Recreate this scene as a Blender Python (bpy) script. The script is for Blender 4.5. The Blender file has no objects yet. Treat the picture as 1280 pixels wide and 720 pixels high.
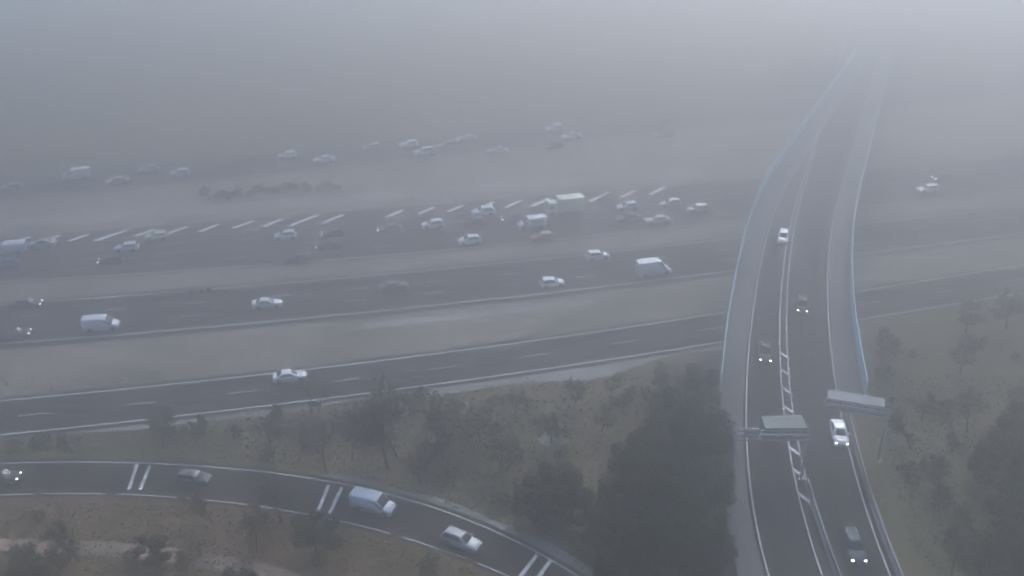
import bpy, math, random
import numpy as np
from mathutils import Vector, Matrix

random.seed(11)
R = math.radians
scn = bpy.context.scene
col = scn.collection

def rnd(a, b):
    return random.uniform(a, b)


# ------------------------------------------------------------------ camera model (photo frame 1280 x 720)
FPX, PITCH, CAMH = 1300.0, R(27.9), 79.0
FWD = Vector((0, math.cos(PITCH), -math.sin(PITCH)))
UP = Vector((0, math.sin(PITCH), math.cos(PITCH)))


def G(px, py, z=0.0):
    """the point at height z that the photograph shows at pixel px, py"""
    d = FWD + Vector((1, 0, 0)) * ((px - 640) / FPX) + UP * ((360 - py) / FPX)
    t = (z - CAMH) / d.z
    return Vector((0, 0, CAMH)) + d * t


# ------------------------------------------------------------------ helpers
def tag(o, label=None, cat=None, group=None, kind=None):
    if label:
        o['label'] = label
    if cat:
        o['category'] = cat
    if group:
        o['group'] = group
    if kind:
        o['kind'] = kind
    return o


class MB:
    def __init__(s):
        s.v, s.f, s.sm = [], [], []
        s.uv = None

    def add(s, vs, fs, smooth=False):
        b = len(s.v)
        s.v.extend([tuple(p) for p in vs])
        s.f.extend([tuple(b + i for i in f) for f in fs])
        s.sm.extend([smooth] * len(fs))

    def box(s, c, d, m=None):
        cx, cy, cz = c
        x, y, z = d[0] / 2, d[1] / 2, d[2] / 2
        vs = [Vector((cx + a * x, cy + b * y, cz + e * z)) for e in (-1, 1) for b in (-1, 1) for a in (-1, 1)]
        if m is not None:
            vs = [m @ p for p in vs]
        s.add(vs, [(0, 2, 3, 1), (4, 5, 7, 6), (0, 1, 5, 4), (2, 6, 7, 3), (0, 4, 6, 2), (1, 3, 7, 5)])

    def tube(s, pts, rads, n=6, smooth=True, cap=True):
        pts = [Vector(p) for p in pts]
        vs, fs = [], []
        for i, p in enumerate(pts):
            t = (pts[min(i + 1, len(pts) - 1)] - pts[max(i - 1, 0)])
            t = t.normalized() if t.length > 1e-9 else Vector((0, 0, 1))
            a = t.cross(Vector((0, 0, 1)) if abs(t.z) < .9 else Vector((1, 0, 0))).normalized()
            b = t.cross(a)
            for k in range(n):
                w = 2 * math.pi * k / n
                vs.append(p + (a * math.cos(w) + b * math.sin(w)) * rads[i])
        for i in range(len(pts) - 1):
            for k in range(n):
                fs.append((i * n + k, i * n + (k + 1) % n, (i + 1) * n + (k + 1) % n, (i + 1) * n + k))
        if cap:
            fs.append(tuple(range(n))[::-1])
            fs.append(tuple((len(pts) - 1) * n + k for k in range(n)))
        s.add(vs, fs, smooth)

    def loft(s, rings, smooth=True, caps=True):
        n = len(rings[0])
        vs = [p for r in rings for p in r]
        fs = []
        for i in range(len(rings) - 1):
            for k in range(n):
                fs.append((i * n + k, i * n + (k + 1) % n, (i + 1) * n + (k + 1) % n, (i + 1) * n + k))
        if caps:
            fs.append(tuple(range(n))[::-1])
            fs.append(tuple((len(rings) - 1) * n + k for k in range(n)))
        s.add(vs, fs, smooth)

    def strip(s, a, b):
        """sheet between two polylines of equal length"""
        n = len(a)
        s.add(list(a) + list(b), [(i, i + 1, n + i + 1, n + i) for i in range(n - 1)])

    def wall(s, a, b, z0, z1):
        """solid wall/kerb between polylines a, b (xy), from z0 to z1 (numbers or lists)"""
        n = len(a)
        zz0 = z0 if hasattr(z0, '__len__') else [z0] * n
        zz1 = z1 if hasattr(z1, '__len__') else [z1] * n
        rings = [[(a[i][0], a[i][1], zz0[i]), (b[i][0], b[i][1], zz0[i]), (b[i][0], b[i][1], zz1[i]), (a[i][0], a[i][1], zz1[i])] for i in range(n)]
        s.loft(rings, smooth=False)

    def panel(s, q, u0, u1, v0, v1, off=.012, th=.02):
        """thin slab set on quad q (4 corners, u along 0-1, v along 0-3), off metres proud"""
        q = [Vector(p) for p in q]

        def at(u, v):
            return (q[0] * (1 - u) + q[1] * u) * (1 - v) + (q[3] * (1 - u) + q[2] * u) * v
        p = [at(u0, v0), at(u1, v0), at(u1, v1), at(u0, v1)]
        nrm = (p[1] - p[0]).cross(p[3] - p[0]).normalized()
        vs = [x + nrm * off for x in p] + [x + nrm * (off - th) for x in p]
        s.add(vs, [(0, 1, 2, 3), (7, 6, 5, 4), (0, 4, 5, 1), (1, 5, 6, 2), (2, 6, 7, 3), (3, 7, 4, 0)])

    def mesh(s, name, mat):
        me = bpy.data.meshes.new(name)
        me.from_pydata(s.v, [], s.f)
        me.polygons.foreach_set('use_smooth', s.sm)
        if s.uv:
            ul = me.uv_layers.new(name='along_across')
            for lp in me.loops:
                ul.data[lp.index].uv = s.uv[lp.vertex_index]
        me.update()
        if mat:
            me.materials.append(mat)
        return me

    def build(s, name, mat, parent=None):
        o = bpy.data.objects.new(name, s.mesh(name, mat))
        col.objects.link(o)
        o.parent = parent
        return o


def empty(name, loc=(0, 0, 0), rz=0):
    o = bpy.data.objects.new(name, None)
    o.empty_display_size = .5
    col.objects.link(o)
    o.location = loc
    o.rotation_euler = (0, 0, rz)
    return o


def copy_tree(o, parent=None):
    c = o.copy()
    col.objects.link(c)
    c.parent = parent
    for ch in o.children:
        copy_tree(ch, c)
    return c


# ------------------------------------------------------------------ materials
def pmat(name, c1, c2=None, scale=1.0, rough=.85, c3=None, scale3=.05, detail=6, bump=0, metal=0, w3=(.45, .62), spec=.3, mid=(.38, .62)):
    m = bpy.data.materials.new(name)
    m.use_nodes = True
    nt = m.node_tree
    b = nt.nodes['Principled BSDF']
    b.inputs['Roughness'].default_value = rough
    b.inputs['Metallic'].default_value = metal
    b.inputs['Specular IOR Level'].default_value = spec
    if c2 is None:
        b.inputs['Base Color'].default_value = (*c1, 1)
        return m
    tc = nt.nodes.new('ShaderNodeTexCoord')
    n1 = nt.nodes.new('ShaderNodeTexNoise')
    n1.inputs['Scale'].default_value = scale
    n1.inputs['Detail'].default_value = detail
    n1.inputs['Roughness'].default_value = .65
    nt.links.new(tc.outputs['Object'], n1.inputs['Vector'])
    r = nt.nodes.new('ShaderNodeValToRGB')
    r.color_ramp.elements[0].position, r.color_ramp.elements[1].position = mid
    r.color_ramp.elements[0].color = (*c1, 1)
    r.color_ramp.elements[1].color = (*c2, 1)
    nt.links.new(n1.outputs['Fac'], r.inputs['Fac'])
    out = r.outputs['Color']
    if c3 is not None:
        n2 = nt.nodes.new('ShaderNodeTexNoise')
        n2.inputs['Scale'].default_value = scale3
        n2.inputs['Detail'].default_value = 5
        n2.inputs['Roughness'].default_value = .6
        nt.links.new(tc.outputs['Object'], n2.inputs['Vector'])
        mr = nt.nodes.new('ShaderNodeMapRange')
        mr.inputs['From Min'].default_value, mr.inputs['From Max'].default_value = w3
        nt.links.new(n2.outputs['Fac'], mr.inputs['Value'])
        mx = nt.nodes.new('ShaderNodeMix')
        mx.data_type = 'RGBA'
        nt.links.new(mr.outputs['Result'], mx.inputs['Factor'])
        nt.links.new(out, mx.inputs['A'])
        mx.inputs['B'].default_value = (*c3, 1)
        out = mx.outputs['Result']
    nt.links.new(out, b.inputs['Base Color'])
    if bump:
        bp = nt.nodes.new('ShaderNodeBump')
        bp.inputs['Strength'].default_value = bump
        bp.inputs['Distance'].default_value = .2
        nt.links.new(n1.outputs['Fac'], bp.inputs['Height'])
        nt.links.new(bp.outputs['Normal'], b.inputs['Normal'])
    return m


def leafmat(name, c1, c2, rough=.8):
    """foliage: colour varies leaf by leaf and in broad patches"""
    m = bpy.data.materials.new(name)
    m.use_nodes = True
    nt = m.node_tree
    b = nt.nodes['Principled BSDF']
    b.inputs['Roughness'].default_value = rough
    b.inputs['Specular IOR Level'].default_value = .15
    g = nt.nodes.new('ShaderNodeNewGeometry')
    n = nt.nodes.new('ShaderNodeTexNoise')
    n.inputs['Scale'].default_value = .7
    nt.links.new(g.outputs['Position'], n.inputs['Vector'])
    ad = nt.nodes.new('ShaderNodeMath')
    ad.operation = 'MULTIPLY_ADD'
    nt.links.new(g.outputs['Random Per Island'], ad.inputs[0])
    ad.inputs[1].default_value = .5
    oi = nt.nodes.new('ShaderNodeObjectInfo')
    a2 = nt.nodes.new('ShaderNodeMath')
    a2.operation = 'MULTIPLY_ADD'
    nt.links.new(oi.outputs['Random'], a2.inputs[0])
    a2.inputs[1].default_value = .5
    nt.links.new(n.outputs['Fac'], a2.inputs[2])
    a3 = nt.nodes.new('ShaderNodeMath')
    a3.operation = 'SUBTRACT'
    nt.links.new(a2.outputs[0], a3.inputs[0])
    a3.inputs[1].default_value = .2
    nt.links.new(a3.outputs[0], ad.inputs[2])
    r = nt.nodes.new('ShaderNodeValToRGB')
    r.color_ramp.elements[0].position, r.color_ramp.elements[1].position = .4, 1.0
    r.color_ramp.elements[0].color = (*c1, 1)
    r.color_ramp.elements[1].color = (*c2, 1)
    nt.links.new(ad.outputs[0], r.inputs['Fac'])
    nt.links.new(r.outputs['Color'], b.inputs['Base Color'])
    return m


def emat(name, c, s):
    m = bpy.data.materials.new(name)
    m.use_nodes = True
    b = m.node_tree.nodes['Principled BSDF']
    b.inputs['Base Color'].default_value = (.8, .8, .8, 1)
    b.inputs['Emission Color'].default_value = (*c, 1)
    b.inputs['Emission Strength'].default_value = s
    return m


M = {}
M['ground'] = pmat('ground', (.085, .064, .034), (.160, .124, .068), .35, .95, (.082, .074, .036), .035, bump=.4, w3=(.42, .6))
M['verge'] = pmat('dry_verge', (.165, .138, .108), (.25, .212, .170), .5, .95, (.13, .120, .082), .06, bump=.3)
M['litter'] = pmat('leaf_litter', (.080, .048, .024), (.145, .096, .052), .6, .95, (.078, .064, .030), .06, bump=.4)
M['dirt'] = pmat('dirt_path', (.27, .20, .145), (.37, .285, .215), .7, .95, (.15, .12, .095), .2)
M['gravel'] = pmat('gravel', (.22, .21, .19), (.33, .32, .30), 1.5, .95, (.18, .17, .15), .1)


def asphalt(name, base, dark, worn, lane):
    """road surface: long streaks, polished wheel tracks, oil line, odd repair patches (u along the road, v across it)"""
    m = bpy.data.materials.new(name)
    m.use_nodes = True
    nt = m.node_tree
    N, K = nt.nodes.new, nt.links.new
    b = nt.nodes['Principled BSDF']
    b.inputs['Roughness'].default_value = .85
    b.inputs['Specular IOR Level'].default_value = .12
    uv = N('ShaderNodeUVMap')
    uv.uv_map = 'along_across'
    sx = N('ShaderNodeSeparateXYZ')
    K(uv.outputs[0], sx.inputs[0])

    def noise(sx_, sy_, detail=5, dist=0):
        mp = N('ShaderNodeMapping')
        mp.inputs['Scale'].default_value = (sx_, sy_, 1)
        K(uv.outputs[0], mp.inputs[0])
        n = N('ShaderNodeTexNoise')
        n.inputs['Scale'].default_value = 1
        n.inputs['Detail'].default_value = detail
        n.inputs['Distortion'].default_value = dist
        K(mp.outputs[0], n.inputs['Vector'])
        return n.outputs['Fac']

    def mr(v, a, b_, c=0., d=1.):
        q = N('ShaderNodeMapRange')
        for k, x in zip(('From Min', 'From Max', 'To Min', 'To Max'), (a, b_, c, d)):
            q.inputs[k].default_value = x
        K(v, q.inputs['Value'])
        return q.outputs['Result']

    def math_(op, a, c):
        q = N('ShaderNodeMath')
        q.operation = op
        for k, x in enumerate((a, c)):
            if isinstance(x, (int, float)):
                q.inputs[k].default_value = x
            else:
                K(x, q.inputs[k])
        return q.outputs[0]

    def mix(f, a, c):
        q = N('ShaderNodeMix')
        q.data_type = 'RGBA'
        K(f, q.inputs['Factor'])
        for k, x in (('A', a), ('B', c)):
            if isinstance(x, tuple):
                q.inputs[k].default_value = (*x, 1)
            else:
                K(x, q.inputs[k])
        return q.outputs['Result']
    c = mix(mr(noise(.05, .9), .35, .65), base, worn)
    tr = math_('SINE', math_('MULTIPLY', sx.outputs['Y'], 2 * math.pi * 2 / lane), 0)
    tr = math_('MULTIPLY', mr(tr, .1, 1), mr(noise(.02, .3), .35, .6, .15, .8))
    c = mix(tr, c, dark)
    vo = N('ShaderNodeTexVoronoi')
    mp = N('ShaderNodeMapping')
    mp.inputs['Scale'].default_value = (.045, .28, 1)
    K(uv.outputs[0], mp.inputs[0])
    K(mp.outputs[0], vo.inputs['Vector'])
    vo.distance = 'CHEBYCHEV'
    vo.inputs['Scale'].default_value = 1
    sp = N('ShaderNodeSeparateColor')
    K(vo.outputs['Color'], sp.inputs[0])
    c = mix(mr(sp.outputs[0], .86, .87, 0, .55), c, dark)
    c = mix(mr(sp.outputs[1], .90, .91, 0, .5), c, worn)
    c = mix(mr(noise(.9, 1.2, 8), .58, .75, 0, .5), c, worn)
    K(c, b.inputs['Base Color'])
    return m


M['asphalt'] = asphalt('asphalt', (.034, .032, .033), (.020, .019, .020), (.050, .048, .047), 3.6)
M['asphalt_red'] = asphalt('reddish_asphalt', (.046, .036, .035), (.026, .021, .021), (.062, .053, .051), 3.6)
M['asphalt_old'] = asphalt('old_asphalt', (.032, .031, .030), (.019, .018, .018), (.048, .046, .044), 3.4)
M['paint'] = pmat('road_paint', (.48, .48, .47), (.72, .72, .70), 1.6, .7, (.30, .30, .29), .35, w3=(.56, .74))
M['paint_new'] = pmat('fresh_road_paint', (.66, .66, .65), (.80, .80, .79), 1.6, .7)
M['concrete'] = pmat('concrete', (.24, .235, .225), (.36, .355, .34), .8, .9, (.20, .195, .18), .15)
M['footway'] = pmat('footway', (.115, .114, .112), (.165, .162, .157), 1.2, .9, (.095, .093, .088), .12)
M['galv'] = pmat('galvanised_steel', (.30, .31, .31), (.42, .43, .43), 1.4, .5, metal=.4)
M['signback'] = pmat('sign_back', (.15, .165, .175), (.20, .215, .225), .8, .55)
M['sign_grey'] = pmat('sign_back_green_grey', (.125, .145, .13), (.17, .19, .175), .8, .6)
M['screen'] = pmat('blue_screen', (.24, .55, .66), (.32, .62, .72), .6, .35)
M['dark'] = pmat('dark_rubber', (.02, .02, .02), None, rough=.7)
M['glass'] = pmat('car_glass', (.022, .026, .03), None, rough=.08, spec=.5)
M['rim'] = pmat('wheel_rim', (.35, .35, .36), None, rough=.4, metal=.6)
M['grille'] = pmat('black_plastic', (.025, .025, .027), None, rough=.6)
M['plate'] = pmat('number_plate', (.65, .65, .63), None, rough=.5)
M['lamp_off'] = pmat('headlamp_glass', (.55, .56, .58), None, rough=.15)
M['lamp_on'] = emat('headlamp_lit', (1, .93, .80), 3.6)
M['tail'] = pmat('tail_lamp', (.30, .02, .02), None, rough=.3)
M['stripe'] = pmat('reflector', (.75, .62, .30), None, rough=.4)
M['bark'] = pmat('bark', (.045, .038, .032), (.085, .072, .060), 3, .95)
M['twig'] = leafmat('twigs', (.105, .080, .056), (.20, .155, .110))
M['dryleaf'] = leafmat('dry_leaves', (.105, .085, .045), (.20, .16, .085))
M['evergreen'] = leafmat('evergreen_leaves', (.014, .022, .010), (.052, .066, .026))
M['shrub'] = leafmat('shrub_leaves', (.075, .070, .040), (.145, .128, .078))
M['grass'] = leafmat('grass_blades', (.13, .11, .065), (.22, .185, .115))
PAINT = {}
for k, c, rg in (('white', (.80, .81, .82), .3), ('offwhite', (.70, .70, .66), .35), ('silver', (.42, .43, .44), .3),
                 ('grey', (.16, .17, .18), .3), ('dark', (.030, .033, .038), .25), ('teal', (.05, .10, .12), .3),
                 ('blue', (.10, .17, .30), .3), ('beige', (.42, .38, .31), .35), ('red', (.32, .07, .045), .3),
                 ('lime', (.66, .72, .50), .35), ('slate', (.075, .095, .115), .3)):
    m = pmat('paint_' + k, c, None, rough=rg, spec=.5)
    bs = m.node_tree.nodes['Principled BSDF']
    if c[0] < .2:
        bs.inputs['Roughness'].default_value = .5
        bs.inputs['Specular IOR Level'].default_value = .2
    else:
        bs.inputs['Coat Weight'].default_value = .4
    PAINT[k] = m


# ------------------------------------------------------------------ road lines traced from the photo onto the ground
class Line:
    """smooth ground line fitted through the traced points; ax='x': y as function of x, ax='y': x as function of y"""

    def __init__(s, px, z=0.0, deg=2, ax='x'):
        P = [G(x, y, z) for x, y in px]
        s.z, s.ax = z, ax
        u = np.array([p.x if ax == 'x' else p.y for p in P])
        w = np.array([p.y if ax == 'x' else p.x for p in P])
        s.c = np.polyfit(u, w, deg)
        s.d = np.polyder(s.c)
        s.lo, s.hi = u.min(), u.max()

    def f(s, u):
        k = min(max(u, s.lo), s.hi)
        return float(np.polyval(s.c, k) + np.polyval(s.d, k) * (u - k))

    def slope(s, u):
        return float(np.polyval(s.d, min(max(u, s.lo), s.hi)))


def mixline(a, b, t):
    class _L:
        ax = a.ax
        z = a.z
        f = staticmethod(lambda u: a.f(u) * (1 - t) + b.f(u) * t)
        slope = staticmethod(lambda u: a.slope(u) * (1 - t) + b.slope(u) * t)
    return _L


def pts(L, u0, u1, off=0.0, step=3.0, z=None):
    """points along line L shifted off metres to the side (positive: towards larger y, or larger x for ax y)"""
    n = max(2, int(abs(u1 - u0) / step) + 1)
    out = []
    for i in range(n):
        u = u0 + (u1 - u0) * i / (n - 1)
        w, sl = L.f(u), L.slope(u)
        k = off / math.hypot(1, sl)
        zz = L.z if z is None else z
        out.append(Vector((u - sl * k, w + k, zz)) if L.ax == 'x' else Vector((w + k, u - sl * k, zz)))
    return out


R1u = Line([(0, 501), (160, 485.5), (320, 469), (480, 450), (640, 429.5), (895, 392)])
R1l = Line([(0, 543), (150, 529), (300, 511), (375, 501.5), (640, 467), (770, 448), (905, 427)])
R2u = Line([(50, 377), (225, 365), (320, 357), (480, 342.5), (640, 327), (855, 305)])
R2l = Line([(0, 430), (160, 417), (320, 403), (480, 388.5), (640, 371), (900, 340)])
R3l = Line([(0, 352), (200, 341), (360, 328), (545, 314), (640, 305), (765, 292)])
R3h0 = Line([(105, 302), (222, 293), (410, 278), (550, 267), (684, 257), (803, 246)])   # near edge of the hatched strip
R3h1 = Line([(105, 291), (222, 282), (410, 268), (550, 256.5), (684, 246), (803, 236.5)])
R4l = Line([(0, 250), (147, 237), (400, 211), (520, 199), (700, 179), (900, 158)])
R4u = Line([(0, 222), (147, 209), (400, 183), (520, 171), (700, 152), (900, 133)])
R0u = Line([(0, 579), (80, 578), (170, 578.5), (250, 582), (320, 588), (400, 600), (440, 608), (500, 622), (560, 640), (600, 655), (660, 685), (722, 720)], deg=4)
R0l = Line([(0, 619), (130, 618), (180, 619), (270, 625), (330, 633), (390, 645), (440, 656), (490, 668), (540, 682), (590, 700), (630, 719)], deg=4)
ZB = 6.5
B_l = Line([(961, 720), (953, 690), (945, 650), (938, 610), (934, 560), (933, 500), (935, 450), (940, 400), (948, 345), (955, 310), (970, 260), (990, 220)], ZB, 4, 'y')
B_cl = Line([(1028, 720), (1015, 680), (1003, 640), (995, 600), (988, 570), (984, 540), (978, 500), (975, 440), (975, 400), (979, 340), (984, 300), (996, 250)], ZB, 4, 'y')
B_cr = Line([(1046, 720), (1032, 680), (1019, 640), (1009, 600), (1001, 570), (995, 540), (988, 500), (984, 440), (984, 400), (986, 340), (990, 300), (1001, 250)], ZB, 4, 'y')
B_r = Line([(1113, 720), (1098, 680), (1083, 640), (1072, 600), (1064, 570), (1056, 540), (1046, 490), (1040, 450), (1036, 400), (1035, 340), (1038, 300), (1048, 250)], ZB, 4, 'y')
XL, XR = -260.0, 300.0
YB0, YB1 = 62.0, 420.0     # ends of the overpass road
YAB = G(912, 497, ZB).y    # where the embankment ends and the bridge starts
YAB2 = 262.0               # far abutment

roadmid = {'R0': mixline(R0u, R0l, .5), 'R1': mixline(R1u, R1l, .5), 'R2': mixline(R2u, R2l, .5), 'R3': mixline(R3h0, R3l, .5),
           'R4': mixline(R4u, R4l, .5), 'BL': mixline(B_l, B_cl, .5), 'BR': mixline(B_cr, B_r, .5)}
Bmid = mixline(B_cl, B_cr, .5)


# ------------------------------------------------------------------ ground
def terrain(x, y):
    """height of the ground: the bank that carries the flyover road up to the bridge, and a low rise on the right"""
    h = 0.0
    c = Bmid.f(y)
    d = abs(x - c) - 9.2
    bank = ZB - .12 - max(0, d) * .52
    if y > YAB - 1 and y < YAB2 + 1:
        bank -= min(y - (YAB - 1), YAB2 + 1 - y) * 1.0 if min(y - (YAB - 1), YAB2 + 1 - y) > 0 else 0
    h = max(h, bank)
    if x > c and y < YAB + 6:
        k = min(1, max(0, (x - c - 12) / 45)) * min(1, max(0, (YAB + 6 - y) / 26))
        h = max(h, k * (5.5 + 1.2 * math.sin(x * .11) * math.cos(y * .09)))
    return h


def grid(xs, ys, fz, name, mat):
    mb = MB()
    nx = len(xs)
    mb.add([(x, y, fz(x, y)) for y in ys for x in xs], [(j * nx + i, j * nx + i + 1, (j + 1) * nx + i + 1, (j + 1) * nx + i) for j in range(len(ys) - 1) for i in range(nx - 1)], True)
    return mb.build(name, mat)


xs = [-900, -700, -500, -380, -300] + list(np.arange(-240, 0, 12.)) + list(np.arange(0, 110, 1.6)) + list(np.arange(110, 320, 10.)) + [360, 450, 600, 900]
ys = [-300, -150, 0, 30, 50] + list(np.arange(60, 300, 1.6)) + list(np.arange(300, 470, 8.)) + [500, 600, 750, 1000]
g = grid([float(v) for v in xs], [float(v) for v in ys], lambda x, y: terrain(x, y) - .06, 'ground', M['ground'])
tag(g, 'brown winter scrubland between the roads', 'ground', kind='structure')


def sheet(name, a, b, mat, label, cat, z, kind='structure'):
    mb = MB()
    mb.strip([(p.x, p.y, z) for p in a], [(p.x, p.y, z) for p in b])
    d, us = 0, []
    for i, p in enumerate(a):
        d += (p - a[i - 1]).length if i else 0
        us.append(d)
    mb.uv = [(u, 0) for u in us] + [(u, (q - p).length) for u, p, q in zip(us, a, b)]
    return tag(mb.build(name, mat), label, cat, kind=kind)


def two(L, M_, offa, offb, u0, u1, step=3.0):
    return pts(L, u0, u1, offa, step), pts(M_, u0, u1, offb, step)


# verges (dry grass between the carriageways) lie under the road sheets
sheet('verge', *two(R1u, R2l, -.4, .4, XL, XR), M['verge'], 'pale dry verge between the two nearer carriageways', 'verge', -.03)
sheet('verge', *two(R2u, R3l, -.4, .4, XL, XR), M['verge'], 'thin brown verge beyond the three lane carriageway', 'verge', -.03)
sheet('verge', *two(R3h1, R4l, 0, 0, XL, XR), M['verge'], 'grey verge between the hatched road and far road', 'verge', -.03)
a, b = two(R1l, R1l, -1.0, -5.2, XL, 52)
for i, p in enumerate(b):
    t = i / len(b)
    k = (1.5 + 1.2 * math.sin(i * .37) + .8 * math.sin(i * .91 + 1)) * min(1, max(.0, (p.x + 70) / 60))
    b[i] = a[i] + (b[i] - a[i]) * (max(.25, k) / 4.2)
sheet('gravel_shoulder', a, b, M['gravel'], 'pale gravel shoulder beside the near carriageway', 'shoulder', -.028)
sheet('gravel_strip', *two(R3h1, R3h1, 4.5, 9.0, XL, 40), M['gravel'], 'pale gravel strip behind the hatched road', 'gravel strip', -.015)
sheet('drain_strip', *two(R2l, R2l, -3.4, -5.2, G(450, 400).x, G(735, 380).x), M['concrete'], 'pale concrete drain strip on the dry verge', 'drain', -.012)

# leaf-littered slope and dirt path at the bottom left
R0e = [p for p in pts(R0l, -115, 12, -.2)]
sheet('leaf_litter', R0e, [Vector((p.x, p.y - 34, 0)) for p in R0e], M['litter'], 'reddish leaf litter below the slip road', 'leaf litter', -.035)
PT = [(-40, 680, 14), (60, 682, 17), (160, 688, 19), (240, 697, 20), (320, 712, 22), (400, 738, 25), (470, 775, 27)]
sheet('dirt_path', [G(x, y - h / 2) for x, y, h in PT], [G(x, y + h / 2) for x, y, h in PT], M['dirt'], 'pale earth path through the leaf litter', 'path', -.02)

a, b = pts(R0u, G(400, 600).x, 24, .6, 1.5), pts(R0u, G(400, 600).x, 24, 2.6, 1.5)
sheet('gravel_shoulder', a, [p.lerp(q, .35 + .5 * i / len(a) + .12 * math.sin(i * .8)) for i, (p, q) in enumerate(zip(a, b))], M['gravel'], 'narrow pale shoulder along the slip road bend', 'shoulder', -.012)
mb = MB()
c_ = G(691, 549)
mb.add([(c_.x, c_.y, -.03)] + [(c_.x + math.cos(t * .5236) * 2.1 * (1 + .35 * math.sin(t * 2.3)), c_.y + math.sin(t * .5236) * 1.5 * (1 + .3 * math.cos(t * 1.7)), -.03) for t in range(12)], [(0, 1 + t, 1 + (t + 1) % 12) for t in range(12)])
tag(mb.build('bare_earth', M['gravel']), 'pale patch of bare earth in the scrub', 'bare earth', kind='structure')

# carriageways
sheet('road', *two(R1u, R1l, .9, -.9, XL, XR), M['asphalt'], 'two lane carriageway nearest the scrub', 'road', 0)
sheet('road', *two(R2u, R2l, 1.0, -1.6, XL, XR), M['asphalt_old'], 'three lane carriageway in the middle', 'road', 0)
sheet('road', *two(R3h1, R3l, .6, -.8, XL, XR), M['asphalt_red'], 'busy four lane carriageway with hatched far edge', 'road', 0)
sheet('road', *two(R4u, R4l, 1.0, -1.0, XL, XR), M['asphalt_old'], 'farthest carriageway fading in the fog', 'road', 0)
x0r = -150
sheet('road', *two(R0u, R0l, .7, -.5, x0r, 26, 2.0), M['asphalt_old'], 'curving single lane slip road in front', 'road', 0)
sheet('road', *two(B_l, B_r, -.35, .35, YB0, YB1, 2.0), M['asphalt_old'], 'divided road climbing over the motorway', 'road', ZB)


# ------------------------------------------------------------------ painted markings (each set of lines of one road is one painted layer)
PZ = .006


def paint_line(mb, L, u0, u1, w=.16, off=0.0, z=PZ, step=2.0):
    mb.strip([(p.x, p.y, p.z + z) for p in pts(L, u0, u1, off + w / 2, step)], [(p.x, p.y, p.z + z) for p in pts(L, u0, u1, off - w / 2, step)])


def dashes(mb, L, u0, u1, dash, period, w=.13, z=PZ):
    u = u0
    while u < u1:
        paint_line(mb, L, u, u + dash, w, 0, z, 2.0)
        u += period


def mark(mb, name, label, mat='paint'):
    return tag(mb.build(name, M[mat]), label, 'road markings', kind='structure')


mb = MB()
paint_line(mb, R1u, XL, XR, .24)
paint_line(mb, R1l, XL, XR, .24)
dashes(mb, mixline(R1u, R1l, .5), G(157, 505).x - 13.3 * 12, XR, 3.9, 13.3, .17)
mark(mb, 'road_markings', 'white edge lines and dashes of the nearest carriageway')
mb = MB()
paint_line(mb, R2u, XL, XR, .2)
paint_line(mb, R2l, XL, XR, .24)
for t in (.345, .665):
    dashes(mb, mixline(R2u, R2l, t), G(225, 394).x - 12.4 * 14, XR, 3.3, 12.4, .2)
mark(mb, 'road_markings', 'white edge lines and dashes of the three lane carriageway')
mb = MB()
paint_line(mb, R3l, XL, XR, .17)
for t in (.02, .26, .52, .77):
    dashes(mb, mixline(R3h0, R3l, t), XL, XR, 3.3, 12.4, .12)
u = G(100, 300).x - 5.55 * 20
while u < G(850, 240).x:        # slanted hatch bars on the far edge
    if random.random() > .05 and not G(425, 275).x < u < G(465, 270).x:
        a0, a1 = u - rnd(1.6, 2.6), u + rnd(.6, 1.7)
        k0, k1 = (u + 2.6 - (u - a0) - u) / 4.2, (a1 - u + 2.6) / 4.2
        p0, p1 = (Vector((x, R3h0.f(x) * (1 - k) + R3h1.f(x) * k, PZ)) for x, k in ((a0, k0), (a1, k1)))
        d = Vector((.46, -.14, 0))
        mb.add([p0 - d, p0 + d, p1 + d, p1 - d], [(0, 1, 2, 3)])
    u += 5.55
mark(mb, 'road_markings', 'row of slanted white hatch bars along the busy carriageway', 'paint_new')
mb = MB()
paint_line(mb, R4u, XL, XR, .2)
paint_line(mb, R4l, XL, XR, .2)
for t in (.33, .66):
    dashes(mb, mixline(R4u, R4l, t), XL, XR, 3.3, 12.4, .14)
mark(mb, 'road_markings', 'faint white lines of the farthest carriageway')
mb = MB()
paint_line(mb, R0u, x0r, 24, .16, 0, PZ, 1.5)
u = x0r
while u < 22:       # worn near edge line
    paint_line(mb, R0l, u, u + 7.4, .14, 0, PZ, 1.5)
    u += 8.6
for (xa, ya, xb, yb) in ((171, 581, 161, 612), (187, 582, 175, 612), (411, 606, 397, 640), (427, 609, 412, 642), (671, 694, 650, 721), (688, 701, 671, 724)):
    p, q = G(xa, ya), G(xb, yb)
    n = (q - p).cross(Vector((0, 0, 1))).normalized() * .22
    mb.add([v + Vector((0, 0, PZ)) for v in (p - n, p + n, q + n, q - n)], [(0, 1, 2, 3)])
mark(mb, 'road_markings', 'white edge lines and paired cross bars on the slip road')
mb = MB()
for L in (B_l, B_cl, B_cr, B_r):
    paint_line(mb, L, YB0, YB1, .14)
yb = G(1000, 618, ZB).y
u = yb
while u < G(980, 440, ZB).y:      # slanted bars in the painted median
    p, q = Vector((B_cl.f(u) + .1, u, ZB + PZ)), Vector((B_cr.f(u) - .1, u - 1.6, ZB + PZ))
    d = Vector((0, .42, 0))
    mb.add([p - d, q - d, q + d, p + d], [(0, 1, 2, 3)])
    u += 4.2
mark(mb, 'road_markings', 'white edge lines and striped median of the flyover road')

# ------------------------------------------------------------------ overpass
over = empty('overpass', (Bmid.f(YAB), YAB, 0))
tag(over, 'road bridge with blue side screens crossing the motorway', 'bridge')
inv = Matrix.Translation(-Vector(over.location))


def local(mb):
    mb.v = [tuple(inv @ Vector(p)) for p in mb.v]
    return mb


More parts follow.
